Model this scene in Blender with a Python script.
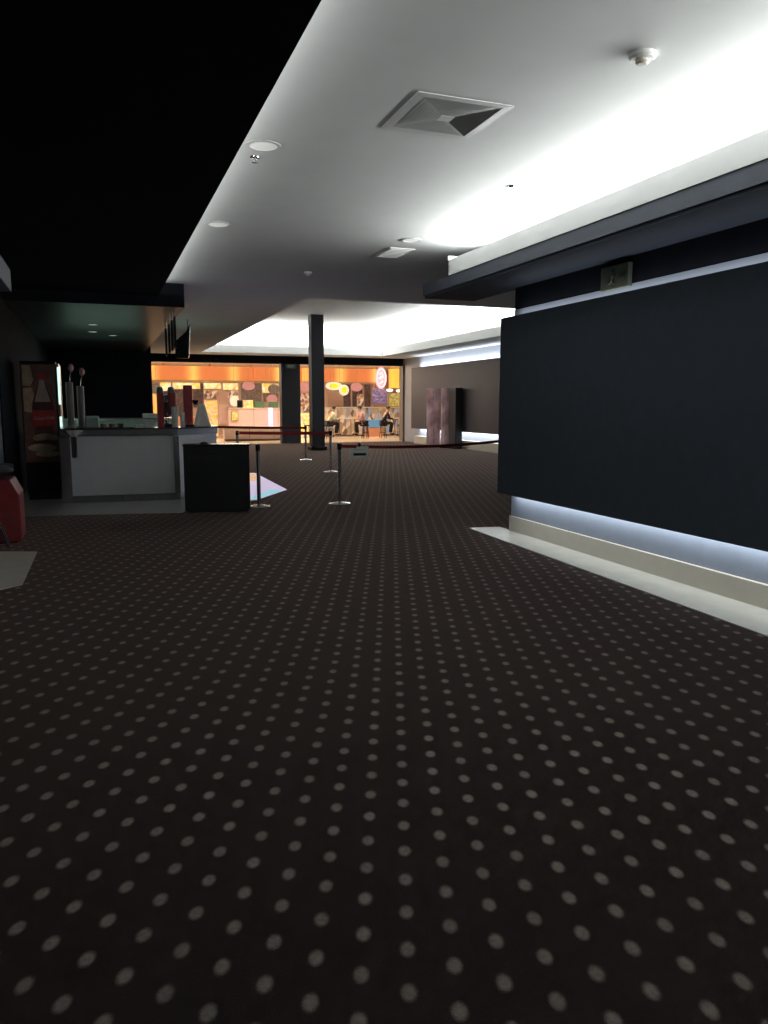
import bpy, bmesh, math, random
from mathutils import Vector, Matrix
random.seed(7)
for o in list(bpy.data.objects): bpy.data.objects.remove(o)
S = bpy.context.scene; C = S.collection
PI = math.pi; R = math.radians

# ---------------- camera, world, lights ----------------
cd = bpy.data.cameras.new('camera'); cam = bpy.data.objects.new('camera', cd); C.objects.link(cam)
cam.location = (0, 0, 1.55); cam.rotation_euler = (R(90-7.921), 0, R(-20.222))
cd.sensor_fit = 'VERTICAL'; cd.sensor_height = 36; cd.lens = 769/1024*36; cd.clip_start = 0.05; cd.clip_end = 200
S.camera = cam
S.view_settings.view_transform = 'Standard'; S.view_settings.look = 'None'
S.view_settings.exposure = 0.0; S.view_settings.gamma = 1.0; S.view_settings.use_curve_mapping = False
w = bpy.data.worlds.new('world'); S.world = w; w.use_nodes = True
w.node_tree.nodes['Background'].inputs[0].default_value = (0.5, 0.55, 0.65, 1)
w.node_tree.nodes['Background'].inputs[1].default_value = 0.0

def area(name, loc, size, power, col, direction, spread=180):
    d = bpy.data.lights.new(name, 'AREA'); d.shape = 'RECTANGLE'; d.size = size[0]; d.size_y = size[1]
    d.energy = power; d.color = col; d.spread = R(spread)
    o = bpy.data.objects.new(name, d); C.objects.link(o); o.location = loc
    z = -Vector(direction).normalized()
    # local y runs along the world's longest horizontal direction given by 'along'
    return o, z
def area_along(name, loc, length, width, power, col, direction, along, spread=180):
    o, z = area(name, loc, (width, length), power, col, direction, spread)
    y = Vector(along).normalized(); y = (y - z*y.dot(z)).normalized(); x = y.cross(z)
    o.rotation_euler = Matrix((x, y, z)).transposed().to_euler()
    return o
COOL = (0.86, 0.93, 1.0); WHITE = (0.97, 1.0, 0.985); WARM = (1.0, 0.80, 0.62)
area_along('cove_strip_light', (4.40, 3.1, 3.285), 11.1, 0.10, 430, WHITE, (-0.9, 0, 1), (0, 1, 0))
area_along('edge_strip_light', (0.86, 5.0, 3.34), 16.0, 0.05, 42, WHITE, (0.6, 0, 1), (0, 1, 0))
area_along('recess_strip_light', (7.2, 29.95, 3.72), 7.2, 0.2, 240, WHITE, (0, -0.35, 1), (1, 0, 0))
area_along('recess_strip_light', (11.15, 21.9, 3.72), 15.2, 0.2, 430, WHITE, (-0.35, 0, 1), (0, 1, 0))
area_along('panel_strip_light', (4.66, 3.1, 0.52), 10.2, 0.05, 34, COOL, (0.55, 0, -1), (0, 1, 0))
area_along('panel_strip_light', (4.66, 3.1, 2.54), 10.2, 0.05, 9, COOL, (0.4, 0, 1), (0, 1, 0))
area_along('panel_strip_light', (12.25, 21.8, 0.64), 14.8, 0.05, 90, COOL, (0.5, 0, -1), (0, 1, 0))
area_along('panel_strip_light', (12.25, 21.8, 3.07), 14.8, 0.05, 80, COOL, (0.5, 0, 1), (0, 1, 0))
area_along('mall_ceiling_light', (8.0, 34.3, 3.44), 14.0, 3.0, 1150, WARM, (0, -0.6, -1), (1, 0, 0))
area_along('shop_ceiling_light', (8.5, 39.6, 3.40), 13.0, 1.5, 150, WARM, (0, 0, -1), (1, 0, 0))

# ---------------- helpers ----------------
def tag(o, label=None, cat=None, group=None, kind=None):
    if label: o['label'] = label
    if cat: o['category'] = cat
    if group: o['group'] = group
    if kind: o['kind'] = kind
    return o
def empty(name, loc, rz=0, **k):
    o = bpy.data.objects.new(name, None); C.objects.link(o); o.location = loc; o.rotation_euler = (0, 0, rz)
    o.empty_display_size = 0.1
    return tag(o, **k)
class MB:
    def __init__(s): s.bm = bmesh.new()
    def box(s, a, b, m=None, bev=0):
        a2 = [min(p, q) for p, q in zip(a, b)]; b2 = [max(p, q) for p, q in zip(a, b)]
        v = [s.bm.verts.new((x, y, z)) for x in (a2[0], b2[0]) for y in (a2[1], b2[1]) for z in (a2[2], b2[2])]
        fs = [s.bm.faces.new([v[i] for i in f]) for f in ((0,1,3,2),(4,6,7,5),(0,4,5,1),(2,3,7,6),(0,2,6,4),(1,5,7,3))]
        if m is not None:
            for q in v: q.co = m @ q.co
        if bev:
            es = list({e for f in fs for e in f.edges})
            bmesh.ops.bevel(s.bm, geom=es, offset=bev, segments=2, affect='EDGES', profile=.5)
        return s
    def prism(s, pts, z0, z1, m=None):
        n = len(pts)
        lo = [s.bm.verts.new((p[0], p[1], z0)) for p in pts]; hi = [s.bm.verts.new((p[0], p[1], z1)) for p in pts]
        s.bm.faces.new(lo[::-1]); s.bm.faces.new(hi)
        for i in range(n): s.bm.faces.new((lo[i], lo[(i+1) % n], hi[(i+1) % n], hi[i]))
        if m is not None:
            for q in lo+hi: q.co = m @ q.co
        return s
    def lathe(s, prof, n=24, m=None, sx=1, sy=1):
        rings = []
        for r, z in prof:
            if r < 1e-6: rings.append([s.bm.verts.new((0, 0, z))])
            else: rings.append([s.bm.verts.new((r*sx*math.cos(2*PI*i/n), r*sy*math.sin(2*PI*i/n), z)) for i in range(n)])
        for a, b in zip(rings, rings[1:]):
            for i in range(n):
                j = (i+1) % n
                q = [a[i % len(a)], a[j % len(a)], b[j % len(b)], b[i % len(b)]]
                u = []
                for t in q:
                    if t not in u: u.append(t)
                if len(u) > 2:
                    try: s.bm.faces.new(u)
                    except ValueError: pass
        for ring, flip in ((rings[0], True), (rings[-1], False)):
            if len(ring) > 2:
                try: s.bm.faces.new(ring[::-1] if flip else ring)
                except ValueError: pass
        if m is not None:
            for rg in rings:
                for v in rg: v.co = m @ v.co
        return s
    def tube(s, pts, r, n=8):
        pts = [Vector(p) for p in pts]; rings = []
        for i, p in enumerate(pts):
            d = (pts[min(i+1, len(pts)-1)] - pts[max(i-1, 0)]).normalized()
            a = d.cross(Vector((0, 0, 1)))
            if a.length < .01: a = d.cross(Vector((1, 0, 0)))
            a.normalize(); b = d.cross(a)
            rings.append([s.bm.verts.new(p + r*(a*math.cos(2*PI*k/n)+b*math.sin(2*PI*k/n))) for k in range(n)])
        for a, b in zip(rings, rings[1:]):
            for k in range(n): s.bm.faces.new((a[k], a[(k+1) % n], b[(k+1) % n], b[k]))
        s.bm.faces.new(rings[0][::-1]); s.bm.faces.new(rings[-1])
        return s
    def ball(s, c, r, sc=(1, 1, 1), seg=14):
        m = Matrix.Translation(c) @ Matrix.Diagonal((sc[0], sc[1], sc[2], 1))
        bmesh.ops.create_uvsphere(s.bm, u_segments=seg, v_segments=max(6, seg*2//3), radius=r, matrix=m); return s
    def build(s, name, mat, parent=None, smooth=False, bevel=0):
        bmesh.ops.recalc_face_normals(s.bm, faces=s.bm.faces)
        me = bpy.data.meshes.new(name); s.bm.to_mesh(me); s.bm.free(); me.materials.append(mat)
        if smooth:
            for p in me.polygons: p.use_smooth = True
            try: me.set_sharp_from_angle(angle=R(35))
            except Exception: pass
        o = bpy.data.objects.new(name, me); C.objects.link(o)
        if parent: o.parent = parent
        if bevel:
            b = o.modifiers.new('bevel', 'BEVEL'); b.width = bevel; b.segments = 2; b.limit_method = 'ANGLE'
        return o
def struct(name, mb, mat, **k): return tag(mb.build(name, mat, **k), kind='structure')
def children(o): return [c for c in bpy.data.objects if c.parent == o]
def dup(o, loc, rz=None, label=None, group=None):
    kids = children(o); c = o.copy(); C.objects.link(c); c.location = loc
    if rz is not None: c.rotation_euler = (0, 0, rz)
    if label: c['label'] = label
    if group: c['group'] = group
    for k in kids:
        k2 = k.copy(); C.objects.link(k2); k2.parent = c
        for g in children(k):
            g2 = g.copy(); C.objects.link(g2); g2.parent = k2
    return c

# ---------------- materials ----------------
def mat(name, col, rough=.6, metal=0, spec=.5, emit=None, es=0, noise=0, nscale=20, bump=0, alpha=1, trans=0):
    m = bpy.data.materials.new(name); m.use_nodes = True; nt = m.node_tree; b = nt.nodes['Principled BSDF']
    b.inputs['Base Color'].default_value = (*col, 1); b.inputs['Roughness'].default_value = rough
    b.inputs['Metallic'].default_value = metal; b.inputs['Specular IOR Level'].default_value = spec
    if trans: b.inputs['Transmission Weight'].default_value = trans
    if emit: b.inputs['Emission Color'].default_value = (*emit, 1); b.inputs['Emission Strength'].default_value = es
    if noise or bump:
        tc = nt.nodes.new('ShaderNodeTexCoord'); n = nt.nodes.new('ShaderNodeTexNoise')
        n.inputs['Scale'].default_value = nscale; n.inputs['Detail'].default_value = 4
        nt.links.new(tc.outputs['Object'], n.inputs['Vector'])
        if noise:
            r = nt.nodes.new('ShaderNodeValToRGB')
            r.color_ramp.elements[0].position = .3; r.color_ramp.elements[1].position = .7
            r.color_ramp.elements[0].color = (*[c*(1-noise) for c in col], 1)
            r.color_ramp.elements[1].color = (*[min(1, c*(1+noise)) for c in col], 1)
            nt.links.new(n.outputs['Fac'], r.inputs[0]); nt.links.new(r.outputs[0], b.inputs['Base Color'])
        if bump:
            bp = nt.nodes.new('ShaderNodeBump'); bp.inputs['Strength'].default_value = bump; bp.inputs['Distance'].default_value = .005
            nt.links.new(n.outputs['Fac'], bp.inputs['Height']); nt.links.new(bp.outputs[0], b.inputs['Normal'])
    return m
def blotchy(name, cols, scale, strength, base=.3, stretch=(1, 1, 1), dist=0):
    """lit picture panel: voronoi blotches through a colour ramp, giving off light"""
    m = bpy.data.materials.new(name); m.use_nodes = True; nt = m.node_tree; b = nt.nodes['Principled BSDF']
    tc = nt.nodes.new('ShaderNodeTexCoord'); mp = nt.nodes.new('ShaderNodeMapping'); mp.inputs['Scale'].default_value = stretch
    v = nt.nodes.new('ShaderNodeTexVoronoi'); v.inputs['Scale'].default_value = scale
    r = nt.nodes.new('ShaderNodeValToRGB'); r.color_ramp.interpolation = 'LINEAR'
    while len(r.color_ramp.elements) < len(cols): r.color_ramp.elements.new(.5)
    for i, c in enumerate(cols):
        r.color_ramp.elements[i].position = .1+.8*i/(len(cols)-1); r.color_ramp.elements[i].color = (*c, 1)
    nt.links.new(tc.outputs['Object'], mp.inputs[0]); nt.links.new(mp.outputs[0], v.inputs['Vector'])
    sx = nt.nodes.new('ShaderNodeSeparateColor'); nt.links.new(v.outputs['Color'], sx.inputs[0]); nt.links.new(sx.outputs[0], r.inputs[0])
    nt.links.new(r.outputs[0], b.inputs['Base Color']); nt.links.new(r.outputs[0], b.inputs['Emission Color'])
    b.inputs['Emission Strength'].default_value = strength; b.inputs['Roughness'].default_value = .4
    return m
def glow_fascia(name):
    """backlit orange lightbox with lamps behind it at intervals"""
    m = bpy.data.materials.new(name); m.use_nodes = True; nt = m.node_tree; b = nt.nodes['Principled BSDF']
    tc = nt.nodes.new('ShaderNodeTexCoord'); sp = nt.nodes.new('ShaderNodeSeparateXYZ'); nt.links.new(tc.outputs['Object'], sp.inputs[0])
    def M(op, a, bb=None):
        n = nt.nodes.new('ShaderNodeMath'); n.operation = op
        for i, q in enumerate((a, bb)):
            if q is None: continue
            if isinstance(q, (int, float)): n.inputs[i].default_value = q
            else: nt.links.new(q, n.inputs[i])
        return n.outputs[0]
    c = M('COSINE', M('MULTIPLY', sp.outputs[0], 2*PI/1.9)); c = M('POWER', M('MULTIPLY', M('ADD', c, 1), .5), 5)
    r = nt.nodes.new('ShaderNodeValToRGB'); r.color_ramp.elements[0].color = (.62, .19, .06, 1); r.color_ramp.elements[1].color = (.95, .50, .12, 1)
    nt.links.new(c, r.inputs[0]); nt.links.new(r.outputs[0], b.inputs['Emission Color']); nt.links.new(r.outputs[0], b.inputs['Base Color'])
    b.inputs['Emission Strength'].default_value = .85
    return m

def carpet():
    m = bpy.data.materials.new('dotted_carpet'); m.use_nodes = True; nt = m.node_tree; b = nt.nodes['Principled BSDF']
    L = nt.links.new
    def val(op, *a, clamp=False):
        n = nt.nodes.new('ShaderNodeMath'); n.operation = op; n.use_clamp = clamp
        for i, q in enumerate(a):
            if isinstance(q, (int, float)): n.inputs[i].default_value = q
            else: L(q, n.inputs[i])
        return n.outputs[0]
    tc = nt.nodes.new('ShaderNodeTexCoord'); sp = nt.nodes.new('ShaderNodeSeparateXYZ'); L(tc.outputs['Object'], sp.inputs[0])
    nz = nt.nodes.new('ShaderNodeTexNoise'); nz.inputs['Scale'].default_value = 260; nz.inputs['Detail'].default_value = 2; L(tc.outputs['Object'], nz.inputs['Vector'])
    ax, ay, bx_, by, ox, oy = .05815, .15363, .15677, .04832, .70252, 1.71540     # weave repeat: two step vectors and an origin
    det = ax*by-ay*bx_
    X = val('SUBTRACT', sp.outputs[0], ox); Y = val('SUBTRACT', sp.outputs[1], oy)
    def fr(cx, cy):
        q = val('ADD', val('MULTIPLY', X, cx), val('MULTIPLY', Y, cy))
        return val('SUBTRACT', val('FRACT', val('ADD', q, 400.5)), .5)
    fs_ = fr(by/det, -bx_/det); ft_ = fr(-ay/det, ax/det)
    dx = val('ADD', val('MULTIPLY', fs_, ax), val('MULTIPLY', ft_, bx_)); dy = val('ADD', val('MULTIPLY', fs_, ay), val('MULTIPLY', ft_, by))
    ca, sa = math.cos(R(20.2)), math.sin(R(20.2))
    p = val('DIVIDE', val('ADD', val('MULTIPLY', dx, sa), val('MULTIPLY', dy, ca)), .036)
    q = val('DIVIDE', val('SUBTRACT', val('MULTIPLY', dx, ca), val('MULTIPLY', dy, sa)), .0245)
    d = val('SQRT', val('ADD', val('MULTIPLY', p, p), val('MULTIPLY', q, q)))
    d = val('ADD', d, val('MULTIPLY', val('SUBTRACT', nz.outputs['Fac'], .5), .7))
    mr = nt.nodes.new('ShaderNodeMapRange'); mr.interpolation_type = 'SMOOTHSTEP'
    mr.inputs['From Min'].default_value = 1.15; mr.inputs['From Max'].default_value = .45; L(d, mr.inputs['Value'])
    n2 = nt.nodes.new('ShaderNodeTexNoise'); n2.inputs['Scale'].default_value = 60; L(tc.outputs['Object'], n2.inputs['Vector'])
    k = val('MULTIPLY', mr.outputs[0], val('ADD', val('MULTIPLY', n2.outputs['Fac'], .9), .45), clamp=True)
    mx = nt.nodes.new('ShaderNodeMix'); mx.data_type = 'RGBA'; L(k, mx.inputs['Factor'])
    mx.inputs['A'].default_value = (.0185, .0142, .0138, 1); mx.inputs['B'].default_value = (.170, .150, .132, 1)
    L(mx.outputs['Result'], b.inputs['Base Color'])
    b.inputs['Roughness'].default_value = .98; b.inputs['Specular IOR Level'].default_value = .08; b.inputs['Specular Tint'].default_value = (1, .75, .65, 1)
    b.inputs['Sheen Weight'].default_value = .17; b.inputs['Sheen Roughness'].default_value = .35; b.inputs['Sheen Tint'].default_value = (1, .72, .62, 1)
    bp = nt.nodes.new('ShaderNodeBump'); bp.inputs['Strength'].default_value = .5; bp.inputs['Distance'].default_value = .004
    L(nz.outputs['Fac'], bp.inputs['Height']); L(bp.outputs[0], b.inputs['Normal'])
    return m
M_ = dict(
    carpet=carpet(),
    ceil=mat('white_ceiling_paint', (.80, .81, .80), .9, noise=.02, nscale=3),
    black=mat('black_paint', (.012, .013, .018), .95, spec=.1, noise=.15, nscale=4),
    navy=mat('navy_grey_paint', (.052, .060, .085), .6, spec=.4, noise=.08, nscale=5),
    greyf=mat('blue_grey_fascia_paint', (.09, .105, .13), .6, noise=.05, nscale=5),
    soffit=mat('dark_satin_soffit', (.035, .038, .038), .35, noise=.1, nscale=3),
    panel=mat('slate_fabric_panel', (.055, .068, .088), .8, spec=.3, noise=.06, nscale=8, bump=.2),
    wall=mat('blue_grey_wall_paint', (.22, .25, .30), .7, noise=.05, nscale=6),
    darkwall=mat('charcoal_wall_paint', (.013, .012, .018), .7, noise=.08, nscale=4),
    plum=mat('dusky_charcoal_panel', (.036, .030, .040), .6, noise=.08, nscale=3),
    beigewall=mat('taupe_wall_paint', (.19, .155, .14), .7, noise=.05, nscale=4),
    skirt=mat('cream_skirting', (.62, .57, .48), .5, noise=.03, nscale=6),
    tile=mat('cream_floor_tile', (.55, .54, .47), .25, noise=.05, nscale=5),
    gloss=mat('polished_white_tile', (.45, .45, .43), .25, spec=.5, noise=.04, nscale=5),
    mfloor=mat('polished_cream_mall_tile', (.76, .63, .44), .15, noise=.05, nscale=3),
    trim=mat('pale_blue_grey_trim', (.38, .41, .47), .6, noise=.03, nscale=5),
    steel=mat('brushed_steel', (.5, .5, .52), .25, 1, noise=.08, nscale=15),
    chrome=mat('dark_chrome', (.62, .60, .60), .25, 1, noise=.05, nscale=20),
    bright=mat('polished_chrome', (.8, .8, .84), .15, 1, noise=.03, nscale=20),
    grey=mat('grey_laminate', (.70, .70, .72), .45, noise=.03, nscale=6),
    top=mat('black_stone_worktop', (.02, .02, .022), .2, noise=.2, nscale=30),
    boxm=mat('matt_black_laminate', (.012, .012, .014), .6, spec=.3, noise=.1, nscale=8),
    boxslot=mat('black_slot_panel', (.003, .003, .004), .5, noise=.1, nscale=8),
    white=mat('white_plastic', (.75, .75, .73), .4, noise=.02, nscale=10),
    whitep=mat('white_enamel', (.8, .8, .8), .35, noise=.02, nscale=10),
    louv=mat('grey_louvre_metal', (.55, .56, .55), .5, noise=.05, nscale=10),
    lens=mat('frosted_lamp_lens', (.85, .85, .83), .4, emit=(1, 1, .96), es=.32, noise=.01, nscale=5),
    redtape=mat('red_barrier_webbing', (.38, .022, .028), .7, noise=.1, nscale=60),
    redl=mat('red_leatherette', (.19, .018, .018), .38, noise=.08, nscale=12, bump=.15),
    redm=mat('red_gloss_plastic', (.32, .012, .018), .3, noise=.08, nscale=12),
    blackg=mat('black_gloss_plastic', (.012, .012, .014), .25, noise=.1, nscale=12),
    greygl=mat('grey_cup_tube', (.22, .22, .24), .3, noise=.06, nscale=12),
    pinkb=mat('pink_cap_plastic', (.55, .26, .23), .4, noise=.06, nscale=12),
    ledg=mat('cool_green_led', (.7, .9, .85), .4, emit=(.62, 1, .86), es=1.3, noise=.01, nscale=5),
    mint=mat('pale_mint_plastic', (.42, .55, .48), .4, noise=.05, nscale=12),
    paper=mat('pale_paper', (.88, .88, .84), .7, noise=.04, nscale=14),
    sign=mat('grey_card_sign', (.92, .92, .88), .6, noise=.04, nscale=14),
    ink=mat('black_print', (.02, .02, .02), .6, noise=.05, nscale=14),
    bag=mat('black_nylon', (.02, .02, .024), .7, noise=.2, nscale=20, bump=.3),
    exitg=mat('unlit_exit_face', (.15, .16, .11), .4, noise=.08, nscale=12),
    exitb=mat('exit_pictogram_dark', (.05, .08, .045), .4, noise=.08, nscale=12),
    skin=mat('skin', (.55, .33, .24), .5, noise=.04, nscale=10),
    hair=mat('dark_hair', (.03, .02, .015), .6, noise=.2, nscale=50),
    cwhite=mat('pale_green_shirt', (.62, .68, .48), .8, noise=.06, nscale=20),
    cpink=mat('pink_shirt', (.62, .33, .32), .8, noise=.06, nscale=20),
    cblack=mat('black_cloth', (.015, .014, .018), .8, noise=.15, nscale=20),
    mpink=mat('blush_white_laminate', (.75, .55, .50), .5, noise=.04, nscale=6),
    mcream=mat('cream_laminate', (.72, .60, .42), .4, noise=.04, nscale=6),
    oval=mat('pink_lamp_shade', (.7, .35, .32), .5, emit=(.75, .34, .32), es=.45, noise=.04, nscale=6),
    neon=mat('pink_neon', (.9, .4, .45), .4, emit=(1, .42, .46), es=1.0, noise=.02, nscale=6),
    neonw=mat('white_neon', (.9, .8, .8), .4, emit=(1, .8, .78), es=1.1, noise=.02, nscale=6),
    ylamp=mat('amber_lamp_shade', (.9, .5, .1), .5, emit=(1, .50, .07), es=.95, noise=.1, nscale=6),
    ywhite=mat('warm_white_lamp', (1, .9, .7), .5, emit=(1, .88, .62), es=1.6, noise=.02, nscale=6),
    eggw=mat('lit_white_sign', (.9, .85, .7), .5, emit=(1, .88, .62), es=.75, noise=.02, nscale=6),
    eggy=mat('lit_yellow_sign', (.9, .7, .05), .5, emit=(1, .70, .03), es=.9, noise=.03, nscale=6),
    lav=mat('lavender_light', (.8, .5, .9), .5, emit=(.86, .42, .95), es=1.1, noise=.02, nscale=6),
    lavf=mat('painted_lavender_glow', (.6, .5, .7), .5, emit=(.62, .55, .88), es=.50, noise=.02, nscale=6),  # these three put the light of the bright floor patch into colour
    cyanf=mat('painted_cyan_glow', (.3, .7, .8), .5, emit=(.25, .75, .95), es=.5, noise=.02, nscale=6),
    orf=mat('painted_orange_glow', (.8, .4, .15), .5, emit=(.9, .45, .2), es=.5, noise=.02, nscale=6),
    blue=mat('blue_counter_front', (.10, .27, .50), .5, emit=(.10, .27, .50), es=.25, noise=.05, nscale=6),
    coral=mat('coral_laminate', (.6, .27, .16), .5, noise=.05, nscale=6),
    green=mat('green_box_card', (.12, .25, .13), .5, noise=.05, nscale=6),
    wood=mat('brown_frame', (.22, .13, .08), .6, noise=.1, nscale=6),
    frame=mat('dark_stool_metal', (.03, .03, .035), .4, 1, noise=.1, nscale=6),
    fascia=glow_fascia('backlit_orange_fascia'),
    food=blotchy('lit_food_pictures', [(.9, .55, .12), (1, .85, .45), (1, .68, .1), (.95, .9, .75), (.75, .4, .15)], 7, .85),
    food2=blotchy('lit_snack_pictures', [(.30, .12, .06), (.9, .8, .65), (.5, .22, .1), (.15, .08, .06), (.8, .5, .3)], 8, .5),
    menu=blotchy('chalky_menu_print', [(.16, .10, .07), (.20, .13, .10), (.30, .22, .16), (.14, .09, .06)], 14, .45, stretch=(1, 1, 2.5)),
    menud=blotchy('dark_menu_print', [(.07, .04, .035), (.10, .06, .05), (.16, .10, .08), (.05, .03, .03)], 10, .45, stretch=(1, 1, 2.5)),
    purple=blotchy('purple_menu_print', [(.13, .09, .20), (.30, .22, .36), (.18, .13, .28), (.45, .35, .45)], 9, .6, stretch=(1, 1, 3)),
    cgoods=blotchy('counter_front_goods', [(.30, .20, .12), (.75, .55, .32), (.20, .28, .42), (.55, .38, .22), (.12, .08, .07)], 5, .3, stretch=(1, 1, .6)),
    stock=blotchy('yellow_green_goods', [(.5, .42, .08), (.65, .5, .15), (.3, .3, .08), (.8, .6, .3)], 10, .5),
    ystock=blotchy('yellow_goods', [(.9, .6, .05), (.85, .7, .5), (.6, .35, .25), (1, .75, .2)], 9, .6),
)
V = Vector

# ---------------- setting: floors ----------------
struct('floor', MB().box((-2.2, -3, -.1), (13.2, 31.0, 0)), M_['carpet'])
struct('floor_mall', MB().box((-2.2, 31.0, -.1), (20, 43, 0.0)), M_['mfloor'])
struct('trim_right_tile', MB().prism([(3.93, -3), (4.75, -3), (4.75, 8.62), (4.34, 8.68)], 0, .006), M_['tile'])
struct('trim_left_tile', MB().prism([(-1.5, 6.9), (-.85, 7.08), (-.69, 7.22), (-.68, 8.83), (-1.05, 8.97), (-1.5, 9.0)], 0, .006), M_['tile'])
struct('trim_counter_tile', MB().prism([(-1.3, 11.75), (-.56, 11.72), (1.08, 11.40), (1.3, 12.0), (2.38, 12.5), (3.19, 13.83), (3.30, 17.6), (-1.3, 17.6)], 0, .006), M_['gloss'])
# ---------------- setting: ceilings ----------------
c = MB()
c.box((.95, -3, 3.5), (3.7, 31, 3.6)); c.box((3.7, -3, 3.5), (10.85, 14.2, 3.6)); c.box((3.7, 29.6, 3.5), (10.85, 31, 3.6)); c.box((10.85, -3, 3.5), (13.2, 31, 3.6))
struct('ceiling', c, M_['ceil'])
struct('ceiling_black', MB().box((-2.2, -3, 3.3), (1.0, 13.23, 3.33)), M_['black'])
struct('ceiling_black_upper', MB().box((-2.2, -3, 3.5), (.95, 13.23, 3.6)), M_['black'])
struct('ceiling_servery', MB().box((-2.2, 13.23, 3.13), (1.40, 24.6, 3.5)), M_['soffit'])
struct('trim_servery_face', MB().box((-2.2, 13.21, 3.125), (1.40, 13.23, 3.5)), M_['black'])
struct('ceiling_recess', MB().box((3.6, 14.1, 4.58), (11.6, 30.4, 4.66)), M_['ceil'])
struct('trim_recess_side', MB().box((3.6, 14.1, 3.6), (3.7, 30.4, 4.58)).box((3.7, 14.1, 3.6), (11.6, 14.2, 4.58)).box((11.5, 14.2, 3.6), (11.6, 30.4, 4.58)).box((3.7, 30.3, 3.6), (11.5, 30.4, 4.58)), M_['ceil'])
struct('trim_recess_lip', MB().box((3.7, 29.6, 3.6), (10.9, 29.65, 3.78)).box((10.85, 14.2, 3.6), (10.9, 29.6, 3.78)), M_['ceil'])
struct('trim_cove_lip', MB().box((4.05, -3, 3.10), (4.10, 8.78, 3.28)).box((4.05, 8.74, 3.10), (4.75, 8.78, 3.33)), M_['ceil'])
struct('trim_cove_back', MB().box((4.70, -3, 3.10), (4.75, 8.74, 3.5)), M_['ceil'])
struct('trim_bulkhead', MB().box((4.06, -3, 2.96), (4.8, 9.55, 3.10)), M_['greyf'])
struct('trim_bulkhead_soffit', MB().box((4.08, -3, 2.93), (4.8, 9.53, 2.96)), M_['navy'])
struct('ceiling_mall', MB().box((-2.2, 31.4, 3.5), (20, 43, 3.6)), M_['ceil'])
# ---------------- setting: walls ----------------
struct('wall_right', MB().box((4.75, -3, 0), (4.95, 8.33, 2.93)), M_['wall'])
struct('baseboard_right', MB().prism([(4.66, -3), (4.75, -3), (4.75, 8.34), (4.73, 8.34)], .006, .19), M_['skirt'])
struct('trim_wall_top', MB().box((4.735, -3, 2.57), (4.75, 8.33, 2.675)), M_['trim'])
struct('trim_wall_dark', MB().box((4.74, -3, 2.675), (4.75, 8.33, 2.93)), M_['black'])
struct('wall_side_return', MB().box((4.95, 8.23, 0), (13.2, 8.33, 3.5)), M_['darkwall'])
struct('wall_right_far', MB().box((12.35, 8.33, 0), (12.6, 31, 3.5)), M_['trim'])
struct('baseboard_right_far', MB().box((12.1, 13.5, 0), (12.35, 29.3, .3)), M_['skirt'])
struct('wall_far_pillar', MB().box((12.28, 31.0, 0), (13.2, 31.4, 3.5)), M_['beigewall'])
struct('wall_left', MB().box((-1.5, -3, 0), (-1.3, 12.2, 3.5)), M_['navy'])
struct('wall_left_far', MB().box((-1.5, 12.2, 0), (-1.28, 24.6, 3.5)), M_['black'])
struct('wall_servery', MB().box((-1.3, 24.6, 0), (1.57, 31.4, 3.5)), M_['black'])
struct('wall_behind', MB().box((-1.5, -3.1, 0), (4.95, -3, 3.5)), M_['darkwall'])
struct('trim_far_beam', MB().box((1.57, 31.0, 3.2), (12.28, 31.4, 3.5)), M_['black'])
struct('wall_pillar', MB().box((7.0, 31.0, 0.002), (7.78, 31.4, 3.2)), M_['darkwall'])
struct('wall_mall_back', MB().box((-2.2, 42.9, 0), (20, 43, 3.5)), M_['mpink'])
struct('wall_mall_left', MB().box((-2.2, 31.4, 0), (-2.1, 43, 3.5)), M_['mpink'])
struct('wall_mall_right', MB().box((19.9, 31.4, 0), (20, 43, 3.5)), M_['mpink'])
co = empty('column', (7.1, 26.0, 0), label='tall black square column rising through the bright ceiling recess', cat='column')
MB().box((-.22, -.22, .14), (.22, .22, 4.58), bev=.015).build('shaft', M_['darkwall'], co)
MB().box((-.28, -.28, 0), (.28, .28, .14), bev=.02).build('base_plinth', M_['blackg'], co)

# ---------------- wall panels ----------------
def wall_panel(x0, x1, y0, y1, z0, z1, wx, m, label):
    p = empty('wall_panel', (x0, y0, z0), label=label, cat='wall panel')
    MB().box((0, 0, 0), (x1-x0, y1-y0, z1-z0), bev=.004).build('panel_face', M_[m], p)
    b = MB(); n = max(3, int((y1-y0)/1.5))
    for i in range(n+1):
        t = .15+(y1-y0-.3)*i/n
        b.box((x1-x0, t-.02, .35), (wx-x0, t+.02, .39)); b.box((x1-x0, t-.02, z1-z0-.55), (wx-x0, t+.02, z1-z0-.5))
    b.build('bracket', M_['blackg'], p)
    return p
wall_panel(4.50, 4.56, -2.9, 8.24, .495, 2.56, 4.74, 'panel', 'huge dark slate wall panel, the near one, lit from below along the right wall')
wall_panel(12.10, 12.16, 13.6, 29.6, .60, 3.05, 12.35, 'plum', 'long dusky dark wall panel on the far right wall behind the banners')

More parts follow.
